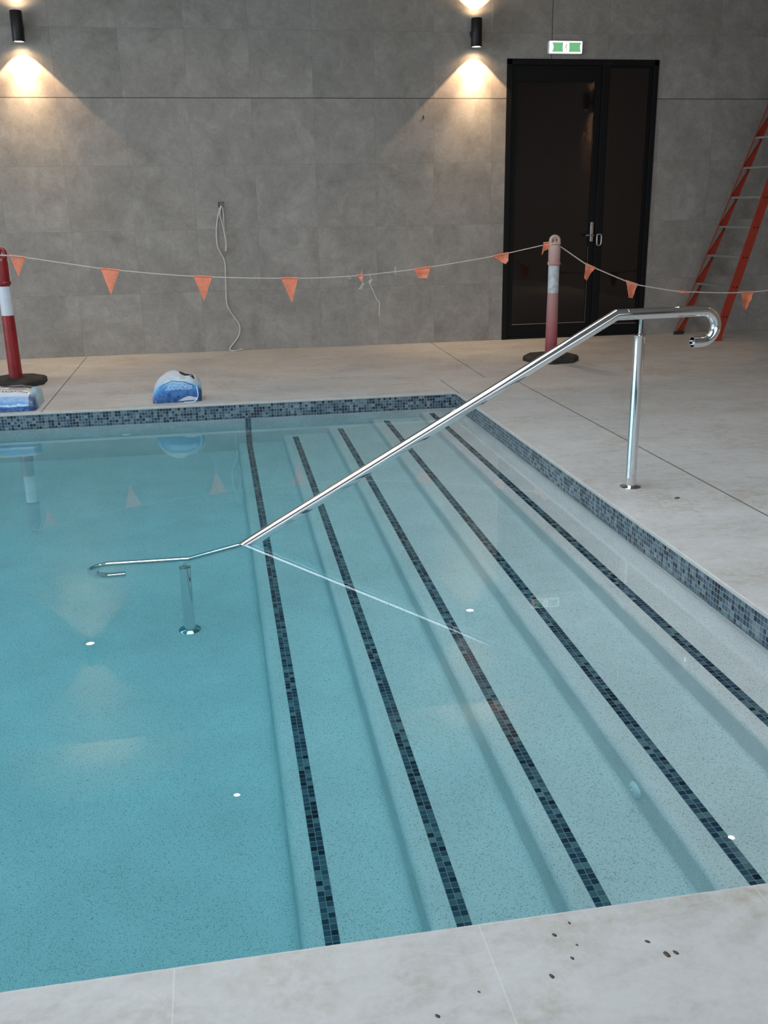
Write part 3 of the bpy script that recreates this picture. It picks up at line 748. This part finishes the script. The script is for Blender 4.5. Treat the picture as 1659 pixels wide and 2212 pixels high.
def lettering(parent, on, text, u0, v0, su, sv, m, flip=False, arcf=None, name='lettering'):
    cu = bpy.data.curves.new('tmp', 'FONT'); cu.body = text; cu.size = 1; ob = bpy.data.objects.new('tmp', cu); C.objects.link(ob)
    dg = bpy.context.evaluated_depsgraph_get(); me = bpy.data.meshes.new_from_object(ob.evaluated_get(dg))
    bpy.data.objects.remove(ob); bm = bmesh.new(); bm.from_mesh(me); bpy.data.meshes.remove(me)
    wd = max(v.co.x for v in bm.verts) or 1
    bmesh.ops.triangulate(bm, faces=bm.faces[:])
    for v in bm.verts:
        tx = v.co.x / wd; ty = v.co.y
        if flip: tx, ty = 1 - tx, -ty
        u = u0 + su * tx; vv = v0 + sv * ty + (arcf(tx) if arcf else 0)
        v.co = on(u, vv, .003)
    return link(name, bm, m, parent)
st1 = [(0, (.006, .03, .13)), (.03, (.010, .06, .24)), (.046, (.02, .11, .34)), (.050, (.50, .66, .82)), (.076, (.58, .74, .88)), (.080, (.10, .26, .52)), (.13, (.20, .38, .64)), (.19, (.42, .52, .70)), (.235, (.60, .65, .72)), (.40, (.60, .61, .63)), (.46, (.42, .41, .40)), (1, (.4, .42, .45))]
st2 = [(0, (.010, .035, .13)), (.07, (.015, .075, .28)), (.13, (.03, .17, .46)), (.19, (.10, .34, .64)), (.225, (.20, .42, .62)), (.25, (.38, .48, .56)), (.36, (.50, .52, .55)), (1, (.42, .42, .44))]
t, on = bag('salt_bag', (-1.655, 7.45, 0), 0, .345, .225, .150, 'full blue and white bag lying flat in front of the red bollard', bag_mat('blue_bag_print', st1), 3.1, 6., 0., .005, 1.1, .75)
lettering(t, on, 'POOL SALT', .34, .325, .58, .040, M['ink'], True, lambda tx: -.03 * (2 * tx - 1.1) ** 2)
decal(t, on, quads([(.28 + .65 * k / 14, .365 - .035 * (2 * k / 14 - 1.05) ** 2) for k in range(15)], .006), M['ink'])
decal(t, on, [[(.62, .46), (.93, .42), (.94, .50), (.68, .54)]], M['ink'])
decal(t, on, [[(.70, .40), (.90, .385), (.90, .405), (.72, .425)]], simple('faint_brown_print', (.22, .17, .15), .5))
pts = []
for k in range(32):
    a = 2 * PI * k / 32; r_ = 1 if k % 2 else .72; pts.append((.47 + .15 * r_ * math.cos(a), .225 + .042 * r_ * math.sin(a)))
decal(t, on, [pts], M['yellow'])
decal(t, lambda u, v: on(u, v, .004), [[(.475 + .06 * math.cos(2 * PI * k / 20), .240 + .022 * math.sin(2 * PI * k / 20)) for k in range(20)]], M['white_ink'])
decal(t, lambda u, v: on(u, v, .0055), [[(.48 + .05 * math.cos(PI * k / 12), .248 + .022 * math.sin(PI * k / 12)) for k in range(13)]], M['ink'])
t, on = bag('salt_bag', (-.305, 7.385, 0), .03, .178, .105, .222, 'slumped blue and white bag standing alone on the far pool edge', bag_mat('blue_slumped_bag_print', st2), 8.7, 2.3, .10, .014, 1.0, .85)
decal(t, on, quads([(.13 + .72 * k / 14, .240 - .055 * (2 * k / 14 - .95) ** 2) for k in range(15)], .009), M['ink'])
rows = []
random.seed(3)
for r_ in range(4):
    u = .24 + .02 * r_
    while u < .76:
        w_ = random.uniform(.03, .10); rows.append([(u, .125 + .017 * r_), (u + w_, .126 + .017 * r_), (u + w_, .132 + .017 * r_), (u, .131 + .017 * r_)]); u += w_ + .02
decal(t, on, rows, M['white_ink'], 'small_print')
decal(t, on, [[(.52, .44), (.82, .34), (.86, .36), (.78, .47), (.56, .50)]], M['ink'])
decal(t, on, [[(.60 + .06 * math.cos(2 * PI * k / 16), .31 + .018 * math.sin(2 * PI * k / 16)) for k in range(16)]], simple('pale_yellow_print', (.50, .48, .28), .5))
decal(t, on, [[(.52, .010), (.92, .012), (.90, .040), (.75, .050), (.62, .036)]], simple('grey_white_print', (.50, .52, .60), .5))
bm = bmesh.new(); tube(bm, smooth_path([(.150, -.09, .11), (.158, -.108, .06), (.150, -.115, .03), (.135, -.125, .012), (.11, -.128, .004), (.05, -.125, .004)], 4), .0028, 8); link('drawstring', bm, M['white_ink'], t, 60)

# ------------------------------------------------------------------ dirt on the near deck
random.seed(11)
fl = [(.764, 1.365, .011), (.783, 1.366, .008), (.743, 1.403, .007), (.533, 1.355, .008), (.586, 1.39, .006), (.607, 1.421, .004), (.614, 1.48, .005), (.574, 1.454, .007), (.306, 1.306, .007), (.392, 1.345, .004)]
def fleck(x, y, s, rz):
    bm = bmesh.new(); bmesh.ops.create_icosphere(bm, subdivisions=2, radius=1)
    for v in bm.verts:
        k = 1 + .35 * noise.noise(v.co * 1.7 + Vector((x * 50, 0, 0))); v.co = Vector((v.co.x * s * k, v.co.y * s * .55 * k, max(0, v.co.z) * s * .3 * k))
    o = link('dirt_fleck', bm, M['fleck'], None, 60, (x, y, .0002)); o.rotation_euler[2] = rz
    return o
for x, y, s in fl:
    tag(fleck(x, y, s * .8, -1.1 + random.uniform(-.4, .4)), 'tiny brown dirt fleck lying on the pale near pool edge', 'dirt fleck', 'dirt flecks on the near deck')
o = fleck(2.155, 4.131, .017, .3); tag(o, 'small dark dirt fleck on the right deck just in front of the handrail post', 'dirt fleck')

# ------------------------------------------------------------------ daylight
def area(name, loc, rot, sx, sy, power, col):
    l = bpy.data.lights.new(name, 'AREA'); l.shape = 'RECTANGLE'; l.size = sx; l.size_y = sy; l.energy = power; l.color = col
    o = bpy.data.objects.new(name, l); C.objects.link(o); o.location = loc; o.rotation_euler = rot; return o
AL, AB, AS = 430., 105., 300.
area('daylight_left', (XWL - .18, (LW['y0'] + LW['y1']) / 2, (LW['z0'] + LW['z1']) / 2), (0, -PI / 2, 0), LW['z1'] - LW['z0'], LW['y1'] - LW['y0'], AL, (.80, .92, 1.0))
area('daylight_front', ((BW['x0'] + BW['x1']) / 2, YB - .18, (BW['z0'] + BW['z1']) / 2), (PI / 2, 0, 0), BW['x1'] - BW['x0'], BW['z1'] - BW['z0'], AB, (.84, .93, 1.0))
area('daylight_above', ((SK['x0'] + SK['x1']) / 2, (SK['y0'] + SK['y1']) / 2, CH + .18), (0, 0, 0), SK['x1'] - SK['x0'], SK['y1'] - SK['y0'], AS, (.84, .93, 1.0))
wd = bpy.data.worlds.new('World'); bpy.context.scene.world = wd; wd.use_nodes = True
wd.node_tree.nodes['Background'].inputs[0].default_value = (.7, .82, 1, 1); wd.node_tree.nodes['Background'].inputs[1].default_value = 0.3

# ------------------------------------------------------------------ camera
cam = bpy.data.cameras.new('Camera'); co_ = bpy.data.objects.new('Camera', cam); C.objects.link(co_)
r = Vector((.984358, -.175429, -.016266)); u = Vector((.067894, .292521, .953846)); f = Vector((.162574, .94003, -.299856))
co_.matrix_world = Matrix(((r.x, u.x, -f.x, 0), (r.y, u.y, -f.y, 0), (r.z, u.z, -f.z, 1.35), (0, 0, 0, 1)))
cam.sensor_fit = 'HORIZONTAL'; cam.sensor_width = 36; cam.lens = 2070.594 / 1659 * 36; cam.clip_start = .05; cam.clip_end = 100
sc = bpy.context.scene; sc.camera = co_
sc.view_settings.view_transform = 'Standard'; sc.view_settings.look = 'None'; sc.view_settings.gamma = 1; sc.view_settings.use_curve_mapping = False
sc.view_settings.exposure = 0.0
try:
    sc.cycles.max_bounces = 8; sc.cycles.transmission_bounces = 8; sc.cycles.diffuse_bounces = 4; sc.cycles.glossy_bounces = 4; sc.cycles.use_adaptive_sampling = True; sc.cycles.adaptive_threshold = .12; sc.cycles.adaptive_min_samples = 20
    sc.cycles.caustics_refractive = True; sc.cycles.caustics_reflective = True; sc.cycles.use_denoising = True; sc.cycles.sample_clamp_indirect = 6
except Exception: pass
